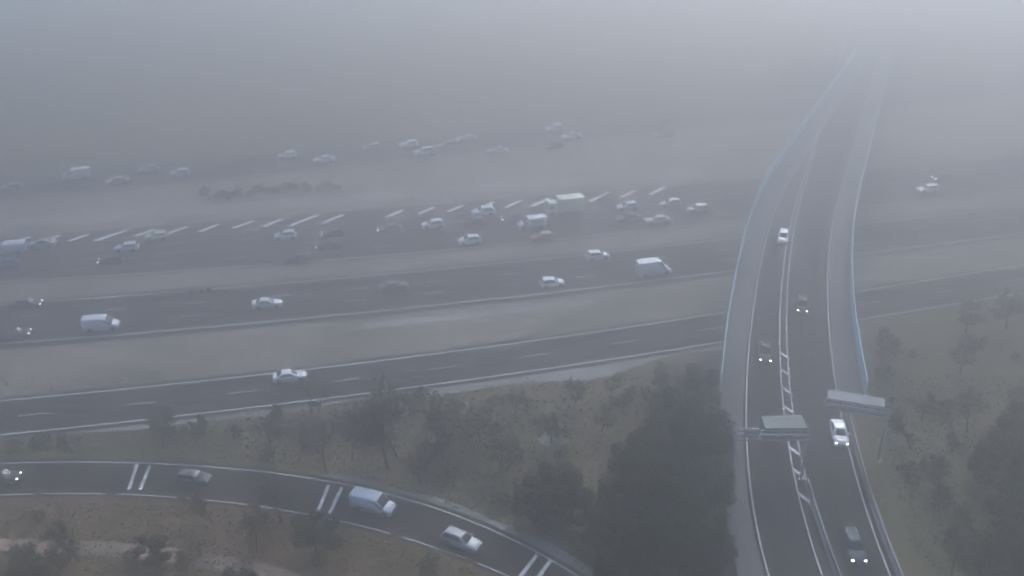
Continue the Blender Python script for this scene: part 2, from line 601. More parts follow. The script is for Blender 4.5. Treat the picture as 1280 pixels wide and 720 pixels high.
SW = 3.1          # width of the side strips
mb = MB()
A = pts(B_l, YAB - .5, YAB2 + .5, -SW - .4, 2.5)
Bq = pts(B_r, YAB - .5, YAB2 + .5, SW + .4, 2.5)
mb.wall(A, Bq, ZB - 1.25, ZB - .02)
local(mb).build('deck', M['concrete'], over)
for y, zt in ((YAB - .6, ZB - .03), (YAB2 + .6, ZB - .03)):
    mb = MB()
    xl, xr = B_l.f(y) - SW - .6, B_r.f(y) + SW + .6
    mb.box(((xl + xr) / 2, y, zt / 2 - .7), (xr - xl, 1.4, zt + 1.2))
    local(mb).build('abutment', M['concrete'], over)
for ua in ((R1u, R2l), (R2u, R3l), (R3h1, R4l)):
    yc = G(960, 400).x
    xx = Bmid.f(160)
    y = (ua[0].f(xx) + ua[1].f(xx)) / 2
    for k in (-4.2, 0, 4.2):
        mb = MB()
        mb.tube([(Bmid.f(y) + k, y + k * .05, -.1), (Bmid.f(y) + k, y + k * .05, ZB - 1.2)], [.55, .55], 14)
        local(mb).build('pier', M['concrete'], over)
for L, sgn in ((B_l, -1), (B_r, 1)):
    mb = MB()
    mb.wall(pts(L, YAB - .5, YAB2, sgn * (SW - .02), 2.5), pts(L, YAB - .5, YAB2, sgn * (SW + .28), 2.5), ZB - .3, ZB + .75)
    local(mb).build('parapet', M['concrete'], over)
    mb = MB()
    mb.wall(pts(L, YAB + .3, YAB2, sgn * (SW + .08), 2.5), pts(L, YAB + .3, YAB2, sgn * (SW + .16), 2.5), ZB + .76, ZB + 2.7)
    local(mb).build('side_screen', M['screen'], over)
    u = YAB + 1
    pm = None
    while u < YAB2 - 1:
        p = pts(L, u, u + .1, sgn * (SW + .2), 1)[0]
        if pm is None:
            mb = MB()
            mb.box((0, 0, 0), (.1, .1, 1.9))
            pm = mb.mesh('screen_post', M['galv'])
        o = bpy.data.objects.new('screen_post', pm)
        col.objects.link(o)
        o.parent = over
        o.location = inv @ Vector((p.x, p.y, ZB + 1.72))
        u += 4.0

# footway on the left, kerb strip on the right (real steps)
mb = MB()
ys0 = YB0
mb.wall(pts(B_l, ys0, YB1, -.45, 2.0), pts(B_l, ys0, YB1, -SW + .02, 2.0), ZB - .1, ZB + .13)
tag(mb.build('pavement', M['footway']), 'pale footway along the left of the flyover road', 'footway', kind='structure')
mb = MB()
mb.wall(pts(B_r, YAB - 2, YB1, .5, 2.0), pts(B_r, YAB - 2, YB1, SW - .02, 2.0), ZB - .1, ZB + .13)
tag(mb.build('pavement', M['footway']), 'raised strip along the right of the bridge', 'footway', kind='structure')


def profile_barrier(L, u0, u1, off, label, cat='barrier', H=.82, wb=.6, wt=.18):
    mb = MB()
    c = pts(L, u0, u1, off, 2.0)
    rings = []
    for i, p in enumerate(c):
        t = (c[min(i + 1, len(c) - 1)] - c[max(i - 1, 0)]).normalized()
        n = Vector((t.y, -t.x, 0))
        rings.append([p + n * wb / 2, p + n * wb / 2 + Vector((0, 0, .08)), p + n * wt / 1.6 + Vector((0, 0, .3)), p + n * wt / 2 + Vector((0, 0, H)),
                      p - n * wt / 2 + Vector((0, 0, H)), p - n * wt / 1.6 + Vector((0, 0, .3)), p - n * wb / 2 + Vector((0, 0, .08)), p - n * wb / 2])
    mb.loft(rings, smooth=False)
    return tag(mb.build('concrete_barrier', M['concrete']), label, cat)


for p_ in ((YB0, G(1008, 605, ZB).y, B_cr, .05, 'grey concrete barrier dividing the flyover road in front'),
           (YB0, YAB - 3, B_r, .85, 'grey concrete barrier along the right edge of the flyover road')):
    profile_barrier(p_[2], p_[0], p_[1], p_[3], p_[4])


# ------------------------------------------------------------------ sign gantries on the flyover road (seen from behind)
def gantry(x0, x1, y, zr, posts, panels, beam_z, label, mat):
    root = empty('sign_gantry', (x0, y, zr))
    tag(root, label, 'sign gantry')
    for x, zb in posts:
        m_ = MB()
        m_.tube([(x - x0, 0, zb - zr), (x - x0, 0, beam_z + .4)], [.15, .13], 10)
        m_.box((x - x0, 0, zb - zr + .04), (.45, .45, .08))
        m_.build('post', M['galv'], root)
    m_ = MB()
    w = x1 - x0
    for dy in (-.35, .35):
        for dz in (0, .7):
            m_.tube([(0, dy, beam_z + dz), (w, dy, beam_z + dz)], [.08, .08], 6)
    k = int(w / 1.0)
    for i in range(k):
        a_, b_ = w * i / k, w * (i + 1) / k
        for dy in (-.35, .35):
            m_.tube([(a_, dy, beam_z), (b_, dy, beam_z + .7)] if i % 2 == 0 else [(a_, dy, beam_z + .7), (b_, dy, beam_z)], [.04, .04], 5)
        m_.tube([(a_, -.35, beam_z + .7), (a_, .35, beam_z + .7)], [.04, .04], 5)
    m_.build('beam', M['galv'], root)
    for (cx, cz, pw, ph, dep) in panels:
        pm = MB()
        pm.box((cx, .45 + dep / 2, cz), (pw, dep, ph))
        p = pm.build('sign_panel', mat, root)
        rm = MB()
        for i in range(3):
            rm.box((cx,   .45 - .03, cz - ph / 2 + ph * (i + .5) / 3), (pw * .94, .06, .08))
        rm.build('rib', mat, p)
    return root


gz = 5.6
pa, pb = G(916, 545, ZB + gz + .3), G(1012, 545, ZB + gz + .3)
yg = pa.y
w_ = pb.x - pa.x
px = lambda X: G(X, 545, ZB + gz + .3).x - pa.x
gantry(pa.x, pb.x, yg, ZB, [(pa.x + .3, ZB), (Bmid.f(yg), ZB)],
       [((px(957) + px(1010)) / 2, gz + .2, px(1010) - px(957), 1.6, 2.4), (px(941), gz + .45, 1.6, .8, .3)], gz,
       'grey box sign on a gantry over the left lanes, seen from behind', M['sign_grey'])
pc, pd = G(1030, 506, ZB + 6.2), G(1102, 506, ZB + 6.2)
root = gantry(pc.x, pd.x + .6, pc.y, ZB, [(pd.x + .3, terrain(pd.x + .3, pc.y) - .1)],
              [((pd.x - pc.x) / 2 + .1, 6.2, pd.x - pc.x - .3, 1.3, 1.9)], 6.0,
              'pale grey overhead sign tilted across the right lanes, seen from behind', M['signback'])
root.rotation_euler = (0, 0, R(-17))


# ------------------------------------------------------------------ vehicles
def interp(prof, x):
    if x <= prof[0][0]:
        return prof[0][1]
    for (a, za), (b, zb) in zip(prof, prof[1:]):
        if x <= b:
            t = (x - a) / (b - a)
            return za + (zb - za) * t
    return prof[-1][1]


def lower_body(mb, L, W, prof, wheels, rw, cl=.19, tumble=.9):
    n = 46
    rings = []
    xs_ = sorted(set([-L / 2 + L * i / n for i in range(n + 1)] + [p[0] for p in prof] + [-L / 2 + .03, L / 2 - .03]))
    for x in xs_:
        e = abs(2 * x / L)
        w = W / 2 * (1 - .10 * e ** 8 - .05 * e ** 3)
        zt = interp(prof, x)
        if e > .985:
            zt -= .07 * (e - .985) / .015
        zb = cl + (.10 * (e - .9) / .1 if e > .9 else 0)
        za = zb
        for xc in wheels:
            ra = rw + .055
            if abs(x - xc) < ra:
                za = max(za, rw + math.sqrt(ra * ra - (x - xc) ** 2))
        za = min(za, zt - .16)
        zm = za + (zt - za) * .45
        h = [(w * .78, zb), (w * .96, za), (w, zm), (w * .985, zt - .12), (w * tumble, zt - .015), (w * tumble * .6, zt + .012)]
        rings.append([Vector((x, y, z)) for y, z in h] + [Vector((x, -y, z)) for y, z in h[::-1]])
    mb.loft(rings, smooth=True)


def wheel_set(root, W, wheels, rw, simple, kind='wheel'):
    for xc in wheels:
        for s in (-1, 1):
            m_ = MB()
            y0, y1 = s * (W / 2 - .23), s * (W / 2 - .015)
            m_.tube([(0, y0, 0), (0, y0 + s * .03, 0), (0, y1 - s * .03, 0), (0, y1, 0)], [rw - .04, rw, rw, rw - .04], 18)
            o = m_.build('wheel', M['dark'], root)
            o.location = (xc, 0, rw)
            if not simple:
                r_ = MB()
                r_.tube([(0, y1 - s * .01, 0), (0, y1 + s * .008, 0)], [rw * .66, rw * .6], 14)
                r_.build('rim', M['rim'], o)


def lamp(root, name, c, d, mat):
    m_ = MB()
    x, y, z = d[0] / 2, d[1] / 2, d[2] / 2
    m_.loft([[Vector((c[0] - x, c[1] + a * y, c[2] + b * z)) for a, b in ((-1, -.6), (-.5, -1), (.5, -1), (1, -.6), (1, .6), (.5, 1), (-.5, 1), (-1, .6))],
             [Vector((c[0], c[1] + a * y, c[2] + b * z)) for a, b in ((-1, -.6), (-.5, -1), (.5, -1), (1, -.6), (1, .6), (.5, 1), (-.5, 1), (-1, .6))],
             [Vector((c[0] + x, c[1] + a * y * .6, c[2] + b * z * .6)) for a, b in ((-1, -.6), (-.5, -1), (.5, -1), (1, -.6), (1, .6), (.5, 1), (-.5, 1), (-1, .6))]])
    return m_.build(name, mat, root)


CARS = {
    # L, W, H, profile of lower body (x, z), base of cabin (rear x, front x), roof (rear x, front x), wheel x
    'hatchback': (4.05, 1.76, 1.47, [(-2.025, .86), (-1.95, .93), (.78, .95), (1.62, .82), (2.025, .66)], (-1.90, .98), (-1.55, .22), (-1.22, 1.27)),
    'saloon': (4.60, 1.80, 1.44, [(-2.3, .84), (-2.2, .97), (-1.45, 1.0), (.85, .95), (1.85, .82), (2.3, .64)], (-1.75, 1.02), (-1.0, .22), (-1.38, 1.40)),
    'estate': (4.65, 1.80, 1.50, [(-2.325, .86), (-2.25, .95), (.85, .95), (1.85, .82), (2.325, .64)], (-2.22, 1.02), (-1.85, .22), (-1.38, 1.42)),
    'suv': (4.50, 1.86, 1.68, [(-2.25, .95), (-2.18, 1.06), (.85, 1.08), (1.75, .98), (2.25, .76)], (-2.12, 1.00), (-1.75, .28), (-1.32, 1.36)),
}


def make_car(kind, simple=False):
    L, W, H, prof, base, roof, wx = CARS[kind]
    rw = .34 if kind == 'suv' else .315
    root = empty({'hatchback': 'hatchback_car', 'saloon': 'saloon_car', 'estate': 'estate_car', 'suv': 'suv'}[kind])
    mb = MB()
    lower_body(mb, L, W, prof, wx, rw, .24 if kind == 'suv' else .18)
    zb = interp(prof, 0) - .03
    wb, wr = W / 2 * .90, W / 2 * .70
    rings = []
    for t, (xr, xf, w) in ((0, (base[0], base[1], wb)), (.5, ((base[0] + roof[0]) / 2 - .06, (base[1] + roof[1]) / 2 + .07, wb * .55 + wr * .45 + .03)), (.93, (roof[0] - .03, roof[1] + .05, wr + .02)), (1.0, (roof[0] + .14, roof[1] - .14, wr - .10))):
        z = zb + (H - zb) * t
        rings.append([Vector((x, y, z)) for x, y in ((xr, -w * .8), (xr + .1, -w), (xf - .22, -w), (xf, -w * .7), (xf + .05 * (1 - t), 0), (xf, w * .7), (xf - .22, w), (xr + .1, w), (xr, w * .8), (xr - .02, 0))])
    mb.loft(rings, smooth=False)
    mb.f.append(tuple(len(mb.v) - 10 + k for k in range(10)))
    mb.sm.append(False)
    mb.f.pop()
    mb.sm.pop()
    body = mb.build('body', PAINT['white'], root)
    # glass
    r1, r2, r3 = rings[0], rings[1], rings[2]

    def glass(name, q, *a):
        m_ = MB()
        m_.panel(q, *a)
        return m_.build(name, M['glass'], root)

    def lerp(a, b, t):
        return a * (1 - t) + b * t
    # windscreen: two facets each side share one mesh
    m_ = MB()
    for (ra, rb, v0, v1) in ((r1, r2, .10, 1.0), (r2, r3, 0.0, .92)):
        m_.panel([ra[3], ra[4], rb[4], rb[3]], .02, 1.0, v0, v1)
        m_.panel([ra[4], ra[5], rb[5], rb[4]], 0.0, .98, v0, v1)
    m_.build('windscreen', M['glass'], root)
    m_ = MB()
    for (ra, rb, v0, v1) in ((r1, r2, .22, 1.0), (r2, r3, 0.0, .9)):
        m_.panel([ra[8], ra[9], rb[9], rb[8]], .05, 1.0, v0, v1)
        m_.panel([ra[9], ra[0], rb[0], rb[9]], 0.0, .95, v0, v1)
    m_.build('rear_window', M['glass'], root)
    for s, (i, j) in ((-1, (1, 2)), (1, (6, 7))):
        for (u0, u1) in ((.07, .5), (.54, .93)):
            m_ = MB()
            for (ra, rb, v0, v1) in ((r1, r2, .18, 1.0), (r2, r3, 0.0, .82)):
                m_.panel([ra[i], ra[j], rb[j], rb[i]], u0, u1, v0, v1)
            m_.build('side_window', M['glass'], root)
    for s in (-1, 1):
        lamp(root, 'headlight', (L / 2 - .13, s * (W / 2 - .30), prof[-1][1] - .02), (.22, .34, .17), M['lamp_off'])
        lamp(root, 'tail_light', (-L / 2 + .05, s * (W / 2 - .24), prof[0][1] - .06), (-.14, .22, .18), M['tail'])
        if not simple:
            m_ = MB()
            m_.box((base[1] - .30, s * (W / 2 + .07), zb + .10), (.13, .20, .13))
            m_.build('mirror', PAINT['white'], root)
    if not simple:
        m_ = MB()
        m_.box((L / 2 - .02, 0, .50), (.06, W * .46, .14))
        m_.build('grille', M['grille'], root)
        m_ = MB()
        m_.box((L / 2 - .0, 0, .36), (.05, .48, .10))
        m_.build('number_plate', M['plate'], root)
        if kind == 'estate':
            for s in (-1, 1):
                m_ = MB()
                m_.tube([(roof[0] + .15, s * (wr - .06), H + .05), (roof[1] - .2, s * (wr - .06), H + .05)], [.025, .025], 6)
                for xx in (roof[0] + .2, -.7, roof[1] - .25):
                    m_.box((xx, s * (wr - .06), H + .015), (.08, .04, .07))
                m_.build('roof_rail', M['rim'], root)
    wheel_set(root, W, wx, rw, simple)
    return root


VANS = {'panel_van': (5.3, 2.0, 2.1, 1.15, .95), 'small_van': (4.4, 1.82, 1.85, 1.05, .85), 'tall_van': (5.95, 2.05, 2.65, 1.2, 1.0)}


def make_van(kind, simple=False, glazed=False):
    L, W, H, cowl, hood = VANS[kind]
    root = empty(kind)
    xf = L / 2
    xc, xr = xf - L * .17, xf - L * .34       # base and top of the windscreen
    prof = [(-xf, H - .10), (-xf + .12, H - .02), (-.4, H), (xr - .15, H - .02), (xr, H - .08), (xc, cowl), (xf - .35, hood), (xf, hood - .30)]
    wx = (-L / 2 + L * .205, L / 2 - L * .165)
    rw = .335
    mb = MB()
    lower_body(mb, L, W, prof, wx, rw, .22, .86)
    mb.build('body', PAINT['white'], root)
    w = W / 2

    def P(x, z, k):
        e = abs(2 * x / L)
        return w * (1 - .10 * e ** 8 - .05 * e ** 3) * k
    m_ = MB()
    a0 = Vector((xc, -P(xc, 0, .86), cowl - .01))
    a1 = Vector((xc, P(xc, 0, .86), cowl - .01))
    b1 = Vector((xr, P(xr, 0, .86), H - .09))
    b0 = Vector((xr, -P(xr, 0, .86), H - .09))
    m_.panel([a0, a1, b1, b0], .03, .97, .04, .93, .035, .05)
    m_.build('windscreen', M['glass'], root)
    for s in (-1, 1):
        m_ = MB()
        x0, x1, x2 = xr - .78, xr - .05, xc - .12
        yl, yt = w * .985, w * .975
        zlo, zhi = cowl + .0, H - .30
        v = [(x0, zlo), (x2, zlo), (x1 + .1, zhi), (x0, zhi)]
        vs = [Vector((x, s * (yl + .004), z)) for x, z in v] + [Vector((x, s * (yl - .05), z)) for x, z in v]
        fs = [(0, 1, 2, 3), (7, 6, 5, 4), (0, 4, 5, 1), (1, 5, 6, 2), (2, 6, 7, 3), (3, 7, 4, 0)]
        m_.add(vs, fs if s < 0 else [f[::-1] for f in fs])
        m_.build('side_window', M['glass'], root)
        if glazed:
            m_ = MB()
            m_.box((-.75, s * (w - .01), (zlo + zhi) / 2), (2.4, .04, zhi - zlo - .05))
            m_.build('side_window', M['glass'], root)
        lamp(root, 'headlight', (xf - .12, s * (w - .30), hood - .28), (.24, .32, .24), M['lamp_off'])
        lamp(root, 'tail_light', (-xf + .02, s * (w - .16), 1.15), (-.08, .14, .42), M['tail'])
        m_ = MB()
        m_.box((xc - .10, s * (w + .10), cowl + .14), (.12, .2, .3))
        m_.build('mirror', M['grille'], root)
        if not simple:
            m_ = MB()
            m_.box((-.35, s * (w + .006), .60), (L * .42, .02, .10))
            m_.build('rubbing_strip', M['grille'], root)
            m_ = MB()
            m_.box((x0 + .1, s * (w + .01), cowl - .14), (.16, .03, .04))
            m_.build('door_handle', M['grille'], root)
    m_ = MB()
    m_.box((xf - .01, 0, .52), (.06, W * .5, .2))
    m_.build('grille', M['grille'], root)
    if not simple:
        m_ = MB()
        m_.box((xf + .02, 0, .36), (.04, .5, .1))
        m_.build('number_plate', M['plate'], root)
        for xx in (-L * .33, -L * .08):
            m_ = MB()
            m_.box((xx, 0, H + .012), (.05, W * .7, .02))
            m_.build('roof_rib', PAINT['white'], root)
    wheel_set(root, W, wx, rw, simple)
    return root


def make_truck():
    root = empty('box_truck')
    mb = MB()
    prof = [(1.4, 2.55), (2.9, 2.6), (3.15, 2.45), (3.45, 1.35), (3.6, 1.2)]
    rings = []
    for x in [1.4, 1.6, 2.2, 2.9, 3.15, 3.3, 3.45, 3.6]:
        zt = interp(prof, x)
        rings.append([Vector((x, y, z)) for y, z in ((1.02, .45), (1.06, 1.2), (1.0, zt - .1), (.9, zt), (-.9, zt), (-1.0, zt - .1), (-1.06, 1.2), (-1.02, .45))])
    mb.loft(rings, smooth=False)
    mb.build('cab', PAINT['white'], root)
    mb = MB()
    mb.box((-1.2, 0, 2.05), (4.9, 2.3, 2.5))
    mb.build('cargo_box', PAINT['white'], root)
    mb = MB()
    mb.box((-.6, 0, .62), (6.2, .9, .28))
    mb.build('chassis', M['grille'], root)
    mb = MB()
    mb.panel([Vector((3.45, -.95, 1.37)), Vector((3.45, .95, 1.37)), Vector((3.15, .9, 2.42)), Vector((3.15, -.9, 2.42))], .04, .96, .05, .95, .02, .04)
    mb.build('windscreen', M['glass'], root)
    for s in (-1, 1):
        mb = MB()
        mb.box((2.6, s * 1.03, 1.75), (.8, .05, .6))
        mb.build('side_window', M['glass'], root)
        lamp(root, 'headlight', (3.58, s * .78, .85), (.2, .3, .2), M['lamp_off'])
        lamp(root, 'tail_light', (-3.62, s * .95, .75), (-.08, .2, .16), M['tail'])
    wheel_set(root, 2.2, (-2.4, 2.5), .42, True)
    return root


PROTO = {}
used = set()


def vehicle(kind, paint, px, py, road, direction, lit, label, near=False, group=None, z=None, dx=0):
    key = (kind, near)
    if key not in PROTO:
        PROTO[key] = make_truck() if kind == 'box_truck' else make_van(kind.replace('_glazed', ''), not near, kind.endswith('_glazed')) if 'van' in kind else make_car(kind, not near)
        o = PROTO[key]
    else:
        o = copy_tree(PROTO[key])
    zr = ZB if road in ('BL', 'BR') else 0.0
    hz = {'v': .95, 't': 1.4}.get('v' if 'van' in kind else 't' if 'truck' in kind else 'c', .62)
    p = G(px, py, zr + hz)
    L = roadmid[road]
    if L.ax == 'x':
        ang = math.atan(L.slope(p.x)) + (0 if direction > 0 else math.pi)
    else:
        ang = math.atan2(1, L.slope(p.y)) + (0 if direction > 0 else math.pi)
    o.location = (p.x, p.y, zr + .012)
    o.rotation_euler = (0, 0, ang)
    for k in ('label', 'category', 'group'):
        if k in o:
            del o[k]
    tag(o, label, 'van' if 'van' in kind else 'truck' if 'truck' in kind else 'car', group)
    for ch in o.children:
        nm = ch.name.split('.')[0]
        if nm in ('body', 'cab', 'cargo_box', 'roof_rib') or (nm == 'mirror' and 'van' not in kind):
            ch.material_slots[0].link = 'OBJECT'
            ch.material_slots[0].material = PAINT[paint]
        if nm == 'headlight':
            ch.material_slots[0].link = 'OBJECT'
            ch.material_slots[0].material = M['lamp_on'] if lit else M['lamp_off']
    return o


V = vehicle
# slip road in front
V('panel_van', 'white', 466, 628, 'R0', 1, 0, 'white panel van on the curving slip road in front', True)
V('estate', 'silver', 577, 675, 'R0', 1, 0, 'silver estate car following the slip road bend below the scrub', True)
V('hatchback', 'slate', 3, 596, 'R0', 1, 1, 'dark car with lit headlight at the left end of the slip road', True)
V('hatchback', 'grey', 242, 597, 'R0', 1, 0, 'dull grey car on the slip road behind the white van', True)
# nearest carriageway
V('saloon', 'white', 362, 470, 'R1', 1, 0, 'lone white car on the nearest two lane carriageway', True)
# three lane carriageway
V('panel_van', 'white', 126, 404, 'R2', 1, 0, 'white van leftmost on the three lane carriageway')
V('saloon', 'white', 334, 379, 'R2', 1, 0, 'white saloon in the middle lane between the two white vans')
V('hatchback', 'white', 690, 353, 'R2', 1, 0, 'white hatchback near the edge line behind the tall van')
V('hatchback', 'white', 747, 319, 'R2', 1, 0, 'white hatchback in the far lane beyond the tall van')
V('tall_van', 'white', 817, 336, 'R2', 1, 0, 'tall white van approaching the blue bridge screen')
V('saloon', 'grey', 492, 357, 'R2', 1, 0, 'dim grey car in the far lane of the three lane carriageway')
V('saloon', 'teal', 33, 379, 'R2', 1, 1, 'dark teal car with lit headlights at the left edge of the far lane')
V('hatchback', 'dark', 20, 416, 'R2', 1, 1, 'dark car with lit headlights behind the leftmost white van')
# busy carriageway, traffic to the left
V('panel_van', 'white', 12, 310, 'R3', -1, 0, 'white van at the left edge of the busy carriageway')
V('saloon', 'silver', 52, 304, 'R3', -1, 0, 'silver car just behind the leftmost van of the busy carriageway')
V('hatchback', 'blue', 8, 329, 'R3', -1, 0, 'bluish car at the left edge below the white van')
V('hatchback', 'white', 158, 309, 'R3', -1, 0, 'white hatchback alone below the left hatch bars')
V('hatchback', 'lime', 196, 295, 'R3', -1, 0, 'pale yellowish car on the left hatch bars')
V('hatchback', 'white', 357, 294, 'R3', -1, 0, 'white hatchback below the gap in the hatch bars')
V('saloon', 'grey', 487, 285, 'R3', -1, 1, 'grey car with lit headlights ahead of the white hatchback queue')
V('hatchback', 'white', 541, 280, 'R3', -1, 0, 'white hatchback in the middle lane behind the grey car')
V('hatchback', 'white', 587, 300, 'R3', -1, 0, 'bright white hatchback in the nearest lane of the busy carriageway')
V('suv', 'white', 604, 265, 'R3', -1, 0, 'white suv by the hatch bars in the middle of the queue')
V('saloon', 'dark', 594, 277, 'R3', -1, 0, 'dark low car below the white suv')
V('panel_van_glazed', 'white', 665, 278, 'R3', -1, 0, 'white windowed van behind the low dark car')
V('box_truck', 'lime', 705, 258, 'R3', -1, 0, 'pale box truck beside the hatch bars')
V('hatchback', 'red', 678, 296, 'R3', -1, 0, 'dull red car in the nearest lane under the windowed van')
V('hatchback', 'white', 784, 258, 'R3', -1, 0, 'white hatchback following the box truck')
V('saloon', 'silver', 822, 275, 'R3', -1, 0, 'silver saloon in the nearer lane close to the bridge')
V('hatchback', 'silver', 838, 254, 'R3', -1, 0, 'small silver car by the last hatch bars')
V('hatchback', 'silver', 872, 261, 'R3', -1, 0, 'pale car last in the queue at the bridge')
V('hatchback', 'dark', 138, 325, 'R3', -1, 1, 'dark car with lit headlights below the white hatchback on the left')
V('saloon', 'dark', 411, 306, 'R3', -1, 1, 'dark saloon with lit headlights right of the gap in the queue')
V('hatchback', 'slate', 416, 291, 'R3', -1, 1, 'dark hatchback with headlights on beside the dark saloon')
V('saloon', 'slate', 372, 322, 'R3', -1, 0, 'dark slate car in the nearest lane by the brown verge')
V('hatchback', 'dark', 640, 272, 'R3', -1, 1, 'dark hatchback with lit headlights ahead of the windowed van')
V('saloon', 'grey', 786, 272, 'R3', -1, 0, 'grey saloon beneath the hatchback that follows the truck')
# farthest carriageway
V('panel_van', 'white', 95, 217, 'R4', -1, 0, 'white van on the farthest carriageway near the left edge')
V('saloon', 'beige', 147, 226, 'R4', -1, 0, 'beige car beside the far left van')
V('hatchback', 'silver', 185, 211, 'R4', -1, 0, 'dim silver car on the far lane behind the beige car')
V('hatchback', 'white', 225, 216, 'R4', -1, 0, 'white car right of the beige car on the farthest carriageway')
V('hatchback', 'silver', 14, 234, 'R4', -1, 0, 'silver car entering the farthest carriageway at the left edge')
V('hatchback', 'white', 359, 194, 'R4', -1, 0, 'white car alone in the far fog above the hatched road gap')
V('saloon', 'white', 405, 199, 'R4', -1, 0, 'white saloon on the near lane of the farthest carriageway')
V('hatchback', 'silver', 464, 184, 'R4', -1, 0, 'silver hatchback ahead of the far group in fog')
V('hatchback', 'white', 511, 180, 'R4', -1, 0, 'white hatchback in the far lane of the far group')
V('suv', 'white', 530, 190, 'R4', -1, 0, 'white suv in the near lane of the far group')
V('hatchback', 'grey', 560, 181, 'R4', -1, 1, 'grey car with lit headlights behind the far white suv')
V('saloon', 'silver', 584, 173, 'R4', -1, 1, 'silver saloon with headlights on at the end of the far group')
V('saloon', 'silver', 622, 188, 'R4', -1, 0, 'dim silver saloon by the near edge of the farthest carriageway')
V('hatchback', 'white', 693, 160, 'R4', -1, 0, 'white car in the upper pair of cars in fog')
V('saloon', 'white', 714, 170, 'R4', -1, 0, 'white saloon in the lower pair of cars in fog')
V('hatchback', 'dark', 692, 182, 'R4', -1, 1, 'dark car with headlights on below the foggy pair')
V('hatchback', 'dark', 829, 152, 'R4', -1, 1, 'dark hatchback whose headlights glow in far fog right of the pair')
V('saloon', 'dark', 831, 167, 'R4', -1, 1, 'dark saloon whose headlights glow in fog near the bridge')
V('hatchback', 'white', 1160, 236, 'R3', -1, 1, 'pale car with headlights on in fog right of the bridge')
V('hatchback', 'dark', 1178, 222, 'R3', -1, 1, 'dark car with headlights on in fog right of the bridge')
# flyover road
V('hatchback', 'white', 979, 296, 'BL', -1, 0, 'white car beside the median far out on the bridge')
V('saloon', 'dark', 957, 440, 'BL', -1, 1, 'dark car with lit headlights on the left side of the bridge')
V('hatchback', 'dark', 1003, 381, 'BR', -1, 1, 'dark car with lit headlights on the right side of the bridge')
V('saloon', 'white', 1049, 541, 'BR', -1, 1, 'white saloon under the tilted overhead sign', True)
V('estate', 'slate', 1067, 682, 'BR', -1, 1, 'dark slate estate car with lit headlights at the bottom of the flyover road', True)


# ------------------------------------------------------------------ vegetation
def rnd(a, b):
    return random.uniform(a, b)


def perp(d):
    a = d.cross(Vector((0, 0, 1)) if abs(d.z) < .9 else Vector((1, 0, 0))).normalized()
    b = d.cross(a)
    w = rnd(0, 2 * math.pi)
    return a * math.cos(w) + b * math.sin(w)


def bare_tree_meshes(seed, h, leafy=0.0):
    random.seed(seed)
    tr, cr = MB(), MB()

    def twig(p, d, l, lev):
        q = p + d * l
        n = perp(d) * (.035 if lev == 0 else .022)
        cr.add([p - n, p + n, q], [(0, 1, 2)])
        m_ = d.cross(n).normalized() * n.length
        cr.add([p - m_, p + m_, q], [(0, 1, 2)])
        if lev < 2:
            for k in range(3 if lev == 0 else 2):
                t = rnd(.3, .95)
                twig(p + d * l * t, (d + perp(d) * rnd(.5, .9) + Vector((0, 0, .12))).normalized(), l * rnd(.45, .7), lev + 1)
        if random.random() < leafy:
            for k in range(3):
                c = p + d * l * rnd(.4, 1.1) + perp(d) * .12
                a_, b_ = perp(d) * rnd(.06, .13), perp(d) * rnd(.06, .13)
                cr.add([c - a_, c - b_, c + a_, c + b_], [(0, 1, 2, 3)])

    def branch(p, d, l, r, lev):
        n = 4
        P, Rr = [p], [r]
        for i in range(n):
            d = (d + perp(d) * rnd(.05, .22) + Vector((0, 0, .06 if lev else 0))).normalized()
            p = p + d * (l / n)
            P.append(p)
            Rr.append(r * (1 - .62 * (i + 1) / n))
        tr.tube(P, Rr, 6 if lev == 0 else 4)
        if lev < 2:
            for k in range(7 if lev == 0 else 5):
                t = rnd(.35, 1.0) if lev == 0 else rnd(.3, 1)
                i = min(n - 1, int(t * n))
                q = P[i].lerp(P[i + 1], t * n - i)
                dd = (d * .55 + perp(d) * rnd(.6, 1.0) + Vector((0, 0, .25))).normalized()
                branch(q, dd, l * rnd(.42, .62), Rr[i] * .55, lev + 1)
        if lev >= 1:
            for k in range(9):
                t = rnd(.25, 1)
                i = min(n - 1, int(t * n))
                q = P[i].lerp(P[i + 1], t * n - i)
                twig(q, (d + perp(d) * rnd(.6, 1.1)).normalized(), h * rnd(.07, .13), 0)
    branch(Vector((0, 0, -.15)), Vector((rnd(-.06, .06), rnd(-.06, .06), 1)).normalized(), h * .62, h * .022, 0)
    return tr.mesh('trunk', M['bark']), cr.mesh('crown', M['dryleaf'] if leafy > .3 else M['twig'])


